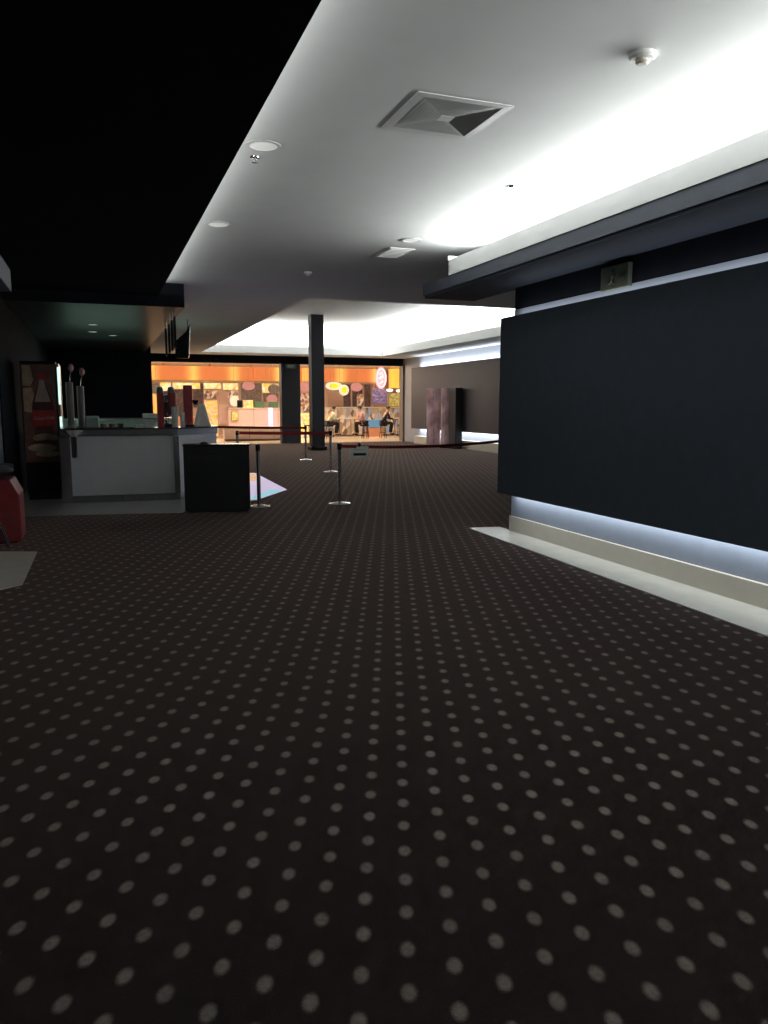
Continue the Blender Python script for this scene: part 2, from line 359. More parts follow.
# ---------------- ceiling fittings ----------------
def downlight(x, y, z, r, label, lens='lens'):
    d = empty('downlight', (x, y, z), label=label, cat='ceiling light')
    MB().lathe([(r, 0), (r+.012, -.004), (r+.012, -.008), (r*.86, -.010), (r*.84, 0)], 28).build('trim_ring', M_['white'], d, True)
    MB().lathe([(0, -.009), (r*.86, -.007), (r*.86, 0), (0, 0)], 28).build('lens', M_[lens], d, True)
    return d
downlight(1.27, 6.09, 3.5, .12, 'round white downlight nearest the camera, beside the black ceiling edge')
downlight(1.32, 8.80, 3.5, .12, 'round white downlight beside the black ceiling, the farther one')
downlight(3.60, 8.83, 3.5, .11, 'round white downlight by the bright corner end of the cove')
downlight(-.02, 16.6, 3.13, .10, 'small dim downlight in the dark servery soffit, nearest of its three')
downlight(-.03, 18.2, 3.13, .10, 'small dim downlight in the dark servery soffit, middle of its three')
downlight(.4, 19.0, 3.13, .08, 'small dim downlight in the dark servery soffit, right one of its three')
def detector(x, y, label, r=.075):
    d = empty('smoke_detector', (x, y, 3.5), label=label, cat='smoke detector')
    MB().lathe([(r, 0), (r, -.018), (r*.85, -.03), (0, -.032)], 24).build('housing', M_['white'], d, True)
    MB().lathe([(r*.5, -.030), (r*.5, -.045), (r*.35, -.055), (0, -.056)], 20).build('sensor_cap', M_['skirt'], d, True)
detector(2.96, 3.84, 'round cream smoke detector on the ceiling, nearest, right of the air diffuser')
detector(3.01, 11.43, 'small white smoke detector on the grey ceiling before the far recess', .06)
def sprinkler(x, y, label):
    d = empty('sprinkler', (x, y, 3.5), label=label, cat='sprinkler')
    MB().lathe([(.04, 0), (.038, -.008), (.012, -.012), (.012, -.03), (0, -.03)], 18).build('rosette', M_['bright'], d, True)
    MB().lathe([(0, -.045), (.025, -.045), (.025, -.042), (.006, -.04), (.006, -.03), (0, -.03)], 14).build('deflector', M_['chrome'], d, True)
sprinkler(1.26, 6.39, 'tiny chrome sprinkler head next to the nearest downlight')
sprinkler(3.59, 6.41, 'tiny sprinkler head in the brightly lit part of the ceiling')
# square four-way air diffuser
df = empty('air_diffuser', (2.32, 5.09, 3.5), 0, label='square white air conditioning diffuser with grey louvres in the ceiling', cat='air vent')
def sqring(mb, r0, z0, r1, z1):
    a = [mb.bm.verts.new((sx*r0, sy*r0, z0)) for sx, sy in ((-1,-1),(1,-1),(1,1),(-1,1))]
    b = [mb.bm.verts.new((sx*r1, sy*r1, z1)) for sx, sy in ((-1,-1),(1,-1),(1,1),(-1,1))]
    for i in range(4): mb.bm.faces.new((a[i], a[(i+1) % 4], b[(i+1) % 4], b[i]))
f = MB(); sqring(f, .34, 0, .34, -.012); sqring(f, .34, -.012, .285, -.016); sqring(f, .285, -.016, .285, -.0)
f.build('frame', M_['whitep'], df)
MB().box((-.285, -.285, -.003), (.285, .285, -.001)).build('duct_opening', M_['louv'], df)
lv = MB()
for i in range(9):
    r0 = .282-.026*i; sqring(lv, r0, -.016-.002*i, r0-.020, -.004-.002*i)
lv.build('louvre', M_['louv'], df)
MB().box((-.05, -.05, -.036), (.05, .05, -.030), bev=.002).build('centre_plate', M_['whitep'], df)
df.scale = (1, 1, .35)
def slot_vent(x, y, rz, w_, l_, label):
    d = empty('ceiling_vent', (x, y, 3.5), rz, label=label, cat='air vent')
    MB().box((-w_/2, -l_/2, -.012), (w_/2, l_/2, 0), bev=.003).build('frame', M_['white'], d)
    s = MB()
    for i in range(7):
        t = -l_/2+.06+(l_-.12)*i/6; s.box((-w_/2+.03, t-.012, -.018), (w_/2-.03, t+.008, -.012))
    s.build('louvre', M_['whitep'], d)
slot_vent(3.68, 9.62, 0, .34, .62, 'small white rectangular ceiling vent near the end of the cove')
slot_vent(1.66, 16.15, 0, .22, .9, 'small white slotted ceiling vent above the hanging screens')

# exit sign on the dark band above the near panel
ex = empty('exit_sign', (4.735, 6.36, 2.65), label='dim greenish exit sign on the dark band above the near wall panel', cat='sign')
MB().box((-.05, -.21, 0), (.0, .21, .22), bev=.006).build('housing', M_['exitg'], ex)
fg = MB()  # running figure and arrow
fg.ball((-.052, .02, .165), .02, (.2, 1, 1), 10).tube([(-.052, .02, .14), (-.052, .035, .09)], .012).tube([(-.052, .035, .09), (-.052, .0, .05), (-.052, .02, .025)], .009)
fg.tube([(-.052, .035, .09), (-.052, .06, .06), (-.052, .09, .06)], .009).tube([(-.052, .02, .135), (-.052, -.02, .11)], .007).tube([(-.052, .025, .135), (-.052, .06, .12)], .007)
fg.box((-.054, -.16, .09), (-.05, -.08, .12)).prism([(-.16, .06), (-.19, .105), (-.16, .15)], -.054, -.05, Matrix(((0,0,1,0),(1,0,0,0),(0,1,0,0),(0,0,0,1))))
fg.build('pictogram', M_['exitb'], ex)
# exit sign on the pillar between the openings
e2 = empty('exit_sign', (7.39, 31.0, 3.02), label='tiny dark exit sign at the top of the dark pillar between the shop openings', cat='sign')
MB().box((-.2, -.05, 0), (.2, 0, .16), bev=.006).build('housing', M_['exitb'], e2)
def text(s, size, mat_, parent, loc, rot, name='lettering', extr=.001, shear=0, ax='CENTER'):
    cu = bpy.data.curves.new(name, 'FONT'); cu.body = s; cu.size = size; cu.extrude = extr; cu.shear = shear; cu.align_x = ax; cu.align_y = 'CENTER'
    t = bpy.data.objects.new('tmp', cu); C.objects.link(t)
    dg = bpy.context.evaluated_depsgraph_get(); me = bpy.data.meshes.new_from_object(t.evaluated_get(dg)); bpy.data.objects.remove(t)
    me.materials.clear(); me.materials.append(mat_); o = bpy.data.objects.new(name, me); C.objects.link(o); o.parent = parent; o.location = loc; o.rotation_euler = rot
    return o
text('EXIT', .13, M_['mint'], e2, (0, -.052, .08), (R(90), 0, 0))

# grey box sign jutting in at the far left
ls = empty('overhead_fascia_box', (-.52, 4.4, 2.32), label='pale grey edge of an overhead box at the far left of the picture', cat='fascia')
MB().box((-.75, 0, 0), (0, 1.6, .15), bev=.006).build('casing', M_['greyf'], ls)
for yy in (.3, 1.3): MB().tube([(-.35, yy, .15), (-.35, yy, .98)], .012).build('hanger_rod', M_['boxm'], ls)

# ---------------- servery counter ----------------
ct = empty('counter', (0, 0, 0), label='long servery counter with grey front, steel edge and black top', cat='counter')
P = [(-.60, 13.02), (1.20, 12.93), (1.96, 13.66), (1.96, 14.25), (1.05, 13.65), (-.60, 13.7)]
def inset(p, d): 
    cx = sum(q[0] for q in p)/len(p); cy = sum(q[1] for q in p)/len(p); return [(q[0]+(cx-q[0])*d, q[1]+(cy-q[1])*d) for q in p]
body = [(-.56, 13.07), (1.18, 12.98), (1.92, 13.70), (1.92, 14.2), (1.03, 13.60), (-.56, 13.65)]
MB().prism(body, .12, 1.06).build('front_panel', M_['grey'], ct)
MB().prism([(-.58, 13.045), (1.19, 12.955), (1.94, 13.68), (1.94, 14.23), (1.04, 13.63), (-.58, 13.68)], 1.06, 1.165).build('steel_edge', M_['steel'], ct)
MB().prism(P, 1.165, 1.185).build('worktop', M_['top'], ct)
MB().prism([(-.55, 13.06), (1.17, 12.97), (1.93, 13.69), (1.93, 14.1), (1.03, 13.5), (-.55, 13.5)], .006, .12).build('kickboard', M_['steel'], ct)
MB().box((-.60, 13.03, .006), (-.44, 13.2, 1.06), bev=.008).build('corner_post', M_['steel'], ct)
MB().box((1.12, 12.94, .006), (1.21, 13.04, 1.06), bev=.008).build('corner_post', M_['chrome'], ct)
MB().lathe([(.17, 0), (.16, -.01), (.06, -.10), (.045, -.12), (.045, -.42), (.03, -.44), (0, -.44)], 20, Matrix.Translation((-.38, 13.05, 1.16)), 1, .35).build('highlight_shape', M_['bright'], ct, True)  # chrome shape added in place of the highlight on the left post
jn = MB(); jn.box((.3, 13.0, .02), (.306, 13.03, .11)); jn.build('panel_joint', M_['boxm'], ct)

# things on the counter
def cup_stack(x, y, r, h, label):
    m = MB(); n = max(3, int(h/.03)); prof = []
    z = 0
    prof.append((r*.75, 0))
    for i in range(n):
        z0 = h*i/n; prof += [(r*.92, z0+h/n*.1), (r*.94, z0+h/n*.6), (r, z0+h/n*.7), (r, z0+h/n*.95)]
    prof += [(r*.8, h), (r*.75, h*.97), (0, h*.97)]
    o = m.lathe(prof, 20, None).build('cup_stack', M_['paper'], None, True); o.location = (x, y, 1.185)
    tag(o, label, 'cups')
cup_stack(1.19, 13.30, .055, .34, 'tall stack of white cups on the counter, left of the red dispenser')
cup_stack(1.33, 13.45, .043, .24, 'short stack of white cups on the counter, beside the tall one')
rd = empty('drink_dispenser', (1.45, 13.65, 1.185), label='red and black drink dispenser column standing on the counter end', cat='dispenser')
MB().box((-.07, -.06, 0), (.07, .10, .70), bev=.012).build('body', M_['redm'], rd)
MB().box((-.09, -.08, 0), (.09, .12, .03), bev=.006).build('foot', M_['blackg'], rd)
MB().lathe([(.05, 0), (.055, .01), (.055, .03), (0, .035)], 16, Matrix.Translation((.12, -.02, .42))).lathe([(.03, -.05), (.05, 0), (0, 0)], 16, Matrix.Translation((.12, -.02, .42))).build('nozzle', M_['blackg'], rd, True)
sm = empty('coffee_machine', (.98, 13.50, 1.185), label='dark red and black coffee machine with chrome parts on the counter', cat='machine')
MB().box((-.05, -.10, 0), (.05, .10, .56), bev=.012).build('left_column', M_['redm'], sm)
MB().box((.13, -.10, .2), (.24, .10, .58), bev=.012).build('right_column', M_['redm'], sm)
MB().box((-.05, -.08, .0), (.24, .10, .06), bev=.006).build('drip_tray', M_['blackg'], sm)
MB().box((.05, -.07, .16), (.13, .10, .42), bev=.01).build('brew_head', M_['blackg'], sm)
MB().box((.05, -.09, .43), (.13, .10, .55), bev=.02).build('hopper', M_['bright'], sm)
MB().lathe([(.02, 0), (.03, .02), (.03, .05), (0, .05)], 14, Matrix.Translation((.09, -.09, .19))).build('filter_holder', M_['bright'], sm, True)
MB().lathe([(.025, 0), (.035, .06), (.03, .06), (0, .01)], 14, Matrix.Translation((.09, -.03, .06))).build('jug', M_['bright'], sm, True)
MB().lathe([(.05, 0), (.06, .02), (.045, .10), (0, .11)], 16, Matrix.Translation((0, 0, .56))).build('lid', M_['greygl'], sm, True)
MB().lathe([(.05, 0), (.06, .02), (.045, .08), (0, .09)], 16, Matrix.Translation((.18, 0, .58))).build('lid', M_['greygl'], sm, True)
cf = MB().lathe([(.15, 0), (.145, .02), (.06, .36), (.045, .38), (0, .385)], 24).build('straw_cone', M_['paper'], None, True)
cf.location = (1.70, 13.85, 1.185); tag(cf, 'pale translucent cone-shaped cover on the right end of the counter', 'cover')
for i, (x, y, sz, lab) in enumerate(((.78, 13.35, (.16, .12, .09), 'pale crumpled carton on the counter, left of the coffee machine'), (.62, 13.42, (.14, .10, .05), 'low pale tray on the counter beside the crumpled carton'))):
    o = MB().box((-sz[0]/2, -sz[1]/2, 0), (sz[0]/2, sz[1]/2, sz[2]), Matrix.Rotation(.3*i, 4, 'Z'), bev=.012).build('carton', M_['paper'], None); o.location = (x, y, 1.185); tag(o, lab, 'carton')
o = MB().box((-.11, -.09, 0), (.11, .09, .19), bev=.03).build('napkin_box', M_['mint']); o.location = (-.10, 13.44, 1.185); tag(o, 'rounded pale mint box on the counter below the black wall', 'box')
for i in range(3):
    o = MB().lathe([(.035, 0), (.045, .01), (.05, .06), (.045, .065), (.04, .02), (0, .015)], 18).build('sauce_cup', M_['blackg' if i == 2 else 'wood'], None, True)
    o.location = (.07+.13*i, 13.36, 1.185)
    tag(o, ['small dark round pot on the counter, leftmost of three beside the mint box', 'small dark round pot on the counter, middle of three', 'small black pot on the counter, rightmost of three'][i], 'pot', 'small pots on the counter')
cg = []
for i, (x, y, h) in enumerate(((-.42, 13.55, .72), (-.26, 13.62, .66))):
    t = empty('cup_dispenser', (x, y, 1.185), label=['tall grey tube dispenser with pink cap on the counter, next to the fridge', 'tall grey tube dispenser with pink cap on the counter, the one farther from the fridge'][i], cat='dispenser')
    MB().lathe([(.075, 0), (.075, .02), (.055, .03), (.055, h), (.045, h+.01), (0, h+.01)], 20).build('tube', M_['greygl'], t, True)
    MB().tube([(.01, 0, h), (.02, 0, h+.12), (.04, -.01, h+.20)], .008).build('lever', M_['chrome'], t, True)
    MB().ball((.04, -.01, h+.24), .042, (1, 1, 1.5)).build('cap', M_['pinkb'], t, True)
# back bench
bb = empty('back_bench', (.35, 16.6, 0), label='pale mint back bench behind the counter under the black wall', cat='bench')
MB().box((-1.0, -.3, .1), (1.1, .3, 1.25), bev=.005).build('cabinet', M_['mint'], bb)
MB().box((-1.02, -.32, 1.25), (1.12, .32, 1.29), bev=.005).build('bench_top', M_['steel'], bb)
MB().box((-.95, -.25, .006), (1.05, .25, .1)).build('plinth', M_['boxm'], bb)
o = MB().box((-.16, -.12, 0), (.16, .12, .09), bev=.01).build('carton', M_['paper']); o.location = (1.0, 16.5, 1.29); tag(o, 'cream flat carton on the right end of the back bench', 'carton')

# ---------------- drinks fridge with poster ----------------
fr = empty('drinks_fridge', (-.86, 14.13, 0), label='tall dark drinks fridge with a red cola bottle poster on its side', cat='fridge')
MB().box((-.29, -.38, .1), (.24, .38, 2.25), bev=.01).build('cabinet', M_['blackg'], fr)
MB().box((-.27, -.36, .006), (.22, .36, .1)).build('plinth', M_['boxm'], fr)
dr = MB().box((.24, -.385, .15), (.285, .38, 2.22), bev=.006).build('door', M_['chrome'], fr)
MB().box((.262, -.392, 1.56), (.296, -.385, 2.16)).box((.262, -.392, 1.19), (.296, -.385, 1.36)).build('light_strip', M_['ledg'], dr)
PM = dict(bg=mat('poster_brown', (.17, .075, .055), .4, noise=.3, nscale=8), cream=mat('poster_cream', (.50, .36, .24), .4, noise=.3, nscale=9),
    red=mat('poster_red', (.42, .025, .03), .4, noise=.1, nscale=9), drk=mat('poster_cola', (.07, .014, .012), .4, noise=.15, nscale=9), lt=mat('poster_glass', (.42, .33, .30), .4, noise=.15, nscale=9), wt=mat('poster_white', (.60, .42, .40), .4, noise=.05, nscale=9))
ps = MB().box((-.275, -.386, .62), (.225, -.381, 2.2)).build('poster', PM['bg'], fr)
MY = Matrix(((1,0,0,0),(0,0,1,0),(0,1,0,0),(0,0,0,1)))   # (x, z) outline extruded along y
def flat(pts, y0, m, name): MB().prism(pts, y0, y0+.0015, MY).build(name, m, ps)
def ell(cx, cz, rx, rz, n=24): return [(cx+rx*math.cos(2*PI*i/n), cz+rz*math.sin(2*PI*i/n)) for i in range(n)]
flat([(-.26, 2.18), (-.14, 2.18), (-.10, 1.95), (-.15, 1.85), (-.26, 1.86)], -.3875, PM['cream'], 'picture_shape')
flat([(-.26, 1.82), (-.13, 1.83), (-.06, 1.6), (-.12, 1.42), (-.26, 1.45)], -.3875, PM['cream'], 'picture_shape')
hw = [(1.96, .045), (1.9, .055), (1.8, .08), (1.7, .12), (1.6, .15), (1.5, .165), (1.42, .155), (1.3, .15), (1.18, .135), (1.08, .145), (.98, .15), (.90, .13)]
out = [(.02+w_, z) for z, w_ in hw]+[(.02-w_, z) for z, w_ in hw[::-1]]
flat(out, -.389, PM['drk'], 'bottle')
flat([(.02+w_*.8, z) for z, w_ in hw[:5]]+[(.02-w_*.8, z) for z, w_ in hw[4::-1]], -.3905, PM['lt'], 'bottle_neck')
flat([(-.03, 1.95), (.07, 1.95), (.08, 2.05), (-.04, 2.05)], -.3905, PM['red'], 'bottle_cap')
flat([(-.155, 1.20), (.195, 1.22), (.20, 1.47), (-.15, 1.46)], -.3905, PM['red'], 'bottle_label')
text('Coca-Cola', .072, PM['wt'], ps, (.02, -.3925, 1.34), (R(90), R(-3), 0), 'logo_lettering', .0006, .35)
flat(ell(.03, 1.02, .19, .07), -.392, PM['cream'], 'burger'); flat(ell(-.02, .86, .22, .065), -.392, PM['cream'], 'burger')
flat(ell(.03, .95, .20, .03), -.3935, PM['drk'], 'burger_filling'); flat(ell(.05, .76, .18, .05), -.392, PM['cream'], 'burger')
area_along('fridge_glow_light', (-.50, 14.25, 1.75), .9, .3, 3.2, (.6, 1, .8), (1, .5, .2), (0, 0, 1))
area_along('soffit_fill_light', (.2, 19.5, 1.7), 1.6, .3, 9, (.62, 1, .8), (0, 0, 1), (1, 0, 0))  # unseen lamp added to throw the green glow on the soffit

# ---------------- hanging screens above the counter ----------------
for i, (x, y, rz, lab) in enumerate(((1.27, 13.62, R(86), 'thin dark hanging screen, nearest and topmost of the row over the counter'), (1.28, 14.25, R(86), 'thin dark hanging screen, second of the row over the counter'),
        (1.29, 14.95, R(86), 'thin dark hanging screen, third of the row over the counter'), (1.30, 15.75, R(86), 'thin dark hanging screen, farthest of the row over the counter'))):
    t = empty('hanging_screen', (x, y, 2.50), rz, label=lab, cat='screen', group='screens hanging over the counter')
    MB().box((-.22, -.017, .0), (.22, .017, .50), bev=.005).build('screen_case', M_['boxm'], t)
    MB().box((-.20, .017, .02), (.20, .020, .48)).build('screen_glass', M_['blackg'], t)
    for hx in (-.12, .12): MB().tube([(hx, 0, .50), (hx, 0, .63)], .010).build('hanger_pole', M_['greygl'], t)
t = empty('hanging_screen', (1.93, 18.6, 2.62), R(-20), label='wide dark hanging screen turned to face the room, right of the thin ones', cat='screen')
MB().prism([(-.20, 0), (.10, 0), (.16, .78), (.06, .60), (-.20, .38)], -.03, .03, MY).build('screen_case', M_['blackg'], t)
MB().tube([(.1, 0, .62), (.1, 0, .88)], .014).build('hanger_pole', M_['greygl'], t)

# ---------------- black podium ----------------
bx = empty('podium', (1.11, 11.33, 0), R(-11), label='black box podium standing in front of the counter end', cat='podium')
MB().box((0, 0, .03), (.93, .30, .965), bev=.006).build('body', M_['boxm'], bx)
MB().box((-.01, -.01, .965), (.94, .31, .99), bev=.004).build('top', M_['blackg'], bx)
MB().box((.07, -.006, .72), (.55, 0, .83)).build('slot_panel', M_['boxslot'], bx)
MB().box((.03, .03, 0), (.90, .27, .03)).build('plinth', M_['boxslot'], bx)
o = MB().lathe([(.06, 0), (.065, .01), (.03, .03), (0, .035)], 18).build('puck', M_['blackg'], None, True); o.location = (1.42, 11.42, .99); tag(o, 'small black rounded puck lying on top of the black podium', 'puck')

fgm_ = empty('painted_floor_glow', (0, 0, .006), label='lavender and cyan patch of light painted on the floor just right of the black podium', cat='painted light')  # added glowing sheet standing in for a bright patch of floor
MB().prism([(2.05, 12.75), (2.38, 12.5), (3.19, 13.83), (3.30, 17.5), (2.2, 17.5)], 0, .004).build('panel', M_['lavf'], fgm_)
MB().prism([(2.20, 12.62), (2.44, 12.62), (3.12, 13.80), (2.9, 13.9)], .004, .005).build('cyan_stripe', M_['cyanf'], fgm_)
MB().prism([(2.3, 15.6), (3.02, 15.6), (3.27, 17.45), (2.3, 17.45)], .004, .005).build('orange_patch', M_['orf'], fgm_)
# ---------------- barrier posts and tapes ----------------
def post(x, y, label):
    t = empty('barrier_post', (x, y, 0), label=label, cat='barrier post', group='queue barrier posts')
    MB().lathe([(.175, 0), (.175, .008), (.16, .018), (.05, .030), (.035, .04), (0, .04)], 32).build('base', M_['bright'], t, True)
    MB().lathe([(.03, .03), (.03, .88), (0, .88)], 16).build('pole', M_['chrome'], t, True)
    MB().lathe([(.036, .86), (.036, .95), (.03, .965), (0, .967)], 16).build('tape_cassette', M_['blackg'], t, True)
post(3.52, 11.58, 'nearest chrome barrier post, standing alone on the carpet with the grey sign beside it')
post(2.25, 11.66, 'chrome barrier post standing right beside the black podium')
post(5.03, 17.24, 'chrome barrier post in the middle distance, second from the front left of the sign')
post(5.48, 21.29, 'farthest chrome barrier post before the column')
post(3.0, 18.0, 'barrier post mostly hidden behind the black podium, carrying the lower red tape')
post(7.25, 12.66, 'barrier post behind the end of the near wall panel, holding the long red tape')
def tape(a, b, sag, label, h=.05):
    a = V(a); b = V(b); n = 16; m = MB(); d = (b-a); s = V((-d.y, d.x, 0)).normalized()*.0015; ring = []
    for i in range(n+1):
        t = i/n; p = a+d*t; p.z -= sag*4*t*(1-t)
        ring.append([m.bm.verts.new(p+q) for q in (s+V((0,0,h/2)), s-V((0,0,h/2)), -s-V((0,0,h/2)), -s+V((0,0,h/2)))])
    for u, v in zip(ring, ring[1:]):
        for k in range(4): m.bm.faces.new((u[k], u[(k+1) % 4], v[(k+1) % 4], v[k]))
    m.bm.faces.new(ring[0]); m.bm.faces.new(ring[-1][::-1])
    tag(m.build('barrier_tape', M_['redtape']), label, 'barrier tape', 'red barrier tapes')
tape((3.56, 11.59, .91), (7.21, 12.66, .91), .06, 'red barrier tape running right from the nearest post to behind the wall panel')
tape((3.04, 17.98, .91), (4.99, 17.25, .91), .01, 'lower red barrier tape between the middle posts, crossing before the dark pillar', .07)
tape((3.2, 23.2, .91), (5.45, 21.31, .91), .01, 'upper red barrier tape leading left from the farthest post', .07)
post(3.16, 23.24, 'barrier post farthest left in the distance, behind the counter end')
sg = empty('hanging_sign', (3.88, 11.67, .77), R(-4), label='small grey card sign with a black bar hanging on the nearest red tape', cat='sign')
MB().box((-.15, -.006, -.06), (.15, .006, .13), bev=.004).build('card', M_['sign'], sg)
MB().box((-.10, -.0075, -.02), (.11, -.006, .02)).build('print_bar', M_['ink'], sg)
pt = MB()
for k in range(6): pt.box((-.08+.028*k, -.0075, .065), (-.062+.028*k, -.006, .08))
pt.build('print_line', M_['louv'], sg)
MB().box((-.02, -.01, .12), (.02, .012, .18)).build('clip', M_['blackg'], sg)

# ---------------- red sofa, chrome stand and bag on the left ----------------
so = empty('sofa', (-1.205, 9.75, 0), label='dark red upholstered block seat at the left edge of the picture', cat='sofa')
MB().prism([(-.085, .02), (.32, .02), (.32, .55), (.24, .72), (-.085, .74)], -.28, .32, MY).build('seat_block', M_['redl'], so, bevel=.015)
MB().box((-.08, -.24, 0), (.28, .28, .03)).build('plinth', M_['boxm'], so)
MB().tube([(.322, -.28, .05), (.322, -.28, .54), (.243, -.28, .70)], .006).build('piping', M_['redm'], so)
cs = empty('footstool_frame', (-1.12, 9.15, 0), label='chrome bent leg frame in front of the red seat at the left edge', cat='stand')
MB().tube([(-.12, 0, .36), (.0, 0, .34), (.08, -.02, .20), (.14, -.04, .02)], .014).tube([(-.12, .12, .36), (.0, .12, .34), (.08, .10, .20), (.14, .08, .02)], .014).build('leg', M_['bright'], cs, True)
MB().box((-.15, -.05, .36), (.0, .17, .40), bev=.01).build('seat', M_['redl'], cs)
bg = MB().ball((0, 0, .06), .15, (.9, 1, .42)).ball((.04, .05, .10), .08, (1.2, 1, .5)).ball((-.05, -.04, .10), .07, (1, 1.2, .6)).build('bag', M_['bag'], None, True); bg.location = (-1.09, 9.85, .745); tag(bg, 'crumpled black bag lying on top of the red seat', 'bag')

# ---------------- far right: standing banners and dark block ----------------
def banner(x, y, rz, w_, label):
    t = empty('standing_banner', (x, y, 0), rz, label=label, cat='banner', group='standing banners')
    n = 10; m = MB()
    for k in range(n):
        a0, a1 = -1+2*k/n, -1+2*(k+1)/n
        m.prism([(a0*w_/2, .06*a0*a0), (a1*w_/2, .06*a1*a1), (a1*w_/2, .06*a1*a1+.012), (a0*w_/2, .06*a0*a0+.012)], .06, 2.15)
    bmesh.ops.remove_doubles(m.bm, verts=m.bm.verts, dist=.0001)
    m.build('banner_sheet', M_['bsheet'], t, True)
    MB().box((-w_/2, -.08, 0), (w_/2, .18, .06), bev=.01).build('foot', M_['boxm'], t)
bm_ = bpy.data.materials.new('blush_banner_print'); bm_.use_nodes = True; nt = bm_.node_tree; b_ = nt.nodes['Principled BSDF']
tc = nt.nodes.new('ShaderNodeTexCoord'); mp = nt.nodes.new('ShaderNodeMapping'); mp.inputs['Rotation'].default_value = (0, .6, 0)
wv = nt.nodes.new('ShaderNodeTexNoise'); wv.inputs['Scale'].default_value = 2.2; rp = nt.nodes.new('ShaderNodeValToRGB')
rp.color_ramp.elements[0].color = (.45, .25, .25, 1); rp.color_ramp.elements[1].color = (.92, .60, .64, 1); rp.color_ramp.elements[0].position = .35; rp.color_ramp.elements[1].position = .65
nt.links.new(tc.outputs['Object'], mp.inputs[0]); nt.links.new(mp.outputs[0], wv.inputs['Vector']); nt.links.new(wv.outputs['Fac'], rp.inputs[0]); nt.links.new(rp.outputs[0], b_.inputs['Base Color'])
M_['bsheet'] = bm_
banner(11.62, 26.3, R(-38), .52, 'curved blush pink standing banner against the far right wall, left of the pair')
banner(11.80, 25.6, R(-38), .34, 'curved blush pink standing banner against the far right wall, right of the pair')
kb = empty('dark_block', (11.95, 25.05, 0), label='tall black block standing just behind the two pink banners', cat='cabinet')
MB().box((-.14, -.28, .05), (.13, .28, 2.15), bev=.01).build('body', M_['boxm'], kb)  # plain dark upright block beside the banners
MB().box((-.13, -.26, 0), (.12, .26, .05)).build('plinth', M_['blackg'], kb)

# ---------------- the food court beyond the openings ----------------
K = .0484
def X38(px):
    t = [(150, 2.29), (170, 3.2), (190, 4.12), (210, 5.06), (230, 6.02), (250, 6.99), (270, 7.99), (290, 9.0), (310, 10.02), (330, 11.07), (350, 12.14), (370, 13.22), (390, 14.33), (410, 15.46)]
    for (a, u), (b, v) in zip(t, t[1:]):
        if px <= b: return u+(v-u)*(px-a)/(b-a)
    return 15.4
def Z38(y, px=280): return 1.55+(405-y)*(.04625+.0055*(px-150)/252)
def fascia(x0, x1, label):
    t = empty('shop_fascia', ((x0+x1)/2, 37.9, 2.66), label=label, cat='shop sign'); h = (x1-x0)/2
    MB().box((-h, 0, .06), (h, .35, .72)).build('light_panel', M_['fascia'], t)
    MB().box((-h, -.04, -.03), (h, .35, .06), bev=.01).build('bottom_rail', M_['mcream'], t)
fascia(1.5, 7.15, 'glowing orange fascia above the left food stall, seen over the counter')
fascia(7.25, 9.6, 'glowing orange fascia with a yellow spot, left of the dark pillar')
fascia(9.7, 13.55, 'glowing orange fascia seen through the right opening')
for x in (3.0, 5.15, 7.2, 9.65, 13.6, 15.48):
    o = MB().box((-.05, -.05, .0), (.05, .05, 3.5), bev=.006).build('stall_post', M_['mcream']); o.location = (x, 38.4, 0)
    tag(o, {3.0: 'cream stall post behind the coffee machine', 5.15: 'cream stall post above the pale cone on the counter', 7.2: 'cream stall post left of the chalky menu board', 9.65: 'cream stall post just right of the dark pillar', 13.6: 'cream stall post by the pink neon sign', 15.48: 'cream stall post at the right end of the right opening'}[x], 'post')
def board(px0, px1, y0, y1, m, name, label, cat, Y=38.0, d=.06, fr='mcream', kind='sign_face', legs=True):
    x0, x1 = X38(px0), X38(px1); px = (px0+px1)/2; z0, z1 = Z38(y1, px), Z38(y0, px); s = Y/38; x0 *= s; x1 *= s; z0 = 1.55+(z0-1.55)*s; z1 = 1.55+(z1-1.55)*s
    if Y >= 37.5: z1 = min(z1, 2.615)
    t = empty(name, ((x0+x1)/2, Y, z0), label=label, cat=cat)
    w2 = (x1-x0)/2; h = z1-z0
    MB().box((-w2, 0, 0), (w2, d, h), bev=.008).build('case', M_[fr], t)
    MB().box((-w2+.02, -.008, .02), (w2-.02, 0, h-.02)).build(kind, M_[m], t)
    if legs and z0 > .05: 
        zt = (2.63 if Y >= 37.9 else 3.5)-z0
        if zt > h:
            for sx in (-1, 1): MB().tube([(sx*w2*.6, d/2, h), (sx*w2*.6, d/2, zt)], .010).build('hanger', M_['mcream'], t)
    return t
# left stall
board(160.5, 172, 382, 391, 'food', 'menu_board', 'bright food picture board, leftmost under the orange fascia', 'sign')
board(173, 201, 382, 389, 'food', 'menu_board', 'bright food picture board above the red coffee machine', 'sign')
board(204, 222, 382, 389, 'food', 'menu_board', 'bright food picture board above the white kiosk', 'sign')
board(223, 239, 382, 390, 'food', 'menu_board', 'bright food picture board just left of the chalky menu', 'sign')
board(262, 279, 382, 393, 'food', 'menu_board', 'bright food picture board touching the dark pillar, left side', 'sign')
board(204, 221, 390, 399, 'food2', 'menu_board', 'brown snack picture board over the yellow goods', 'sign', 38.1)
board(224, 239, 390, 398, 'food2', 'menu_board', 'brown snack picture board right of the white kiosk', 'sign', 38.1)
board(241, 262, 382, 407, 'menu', 'menu_board', 'tall chalky brown menu board behind the left pink oval lamp', 'sign', 38.1)
board(263, 279, 393, 402, 'menu', 'menu_board', 'small chalky menu board beside the dark pillar', 'sign', 38.1)
board(193, 204, 383, 408, 'menud', 'menu_board', 'narrow dark menu board right of the red dispenser', 'sign', 38.1)
board(160, 192, 389, 425, 'menud', 'menu_board', 'large dark display wall behind the coffee machine', 'display', 38.3)
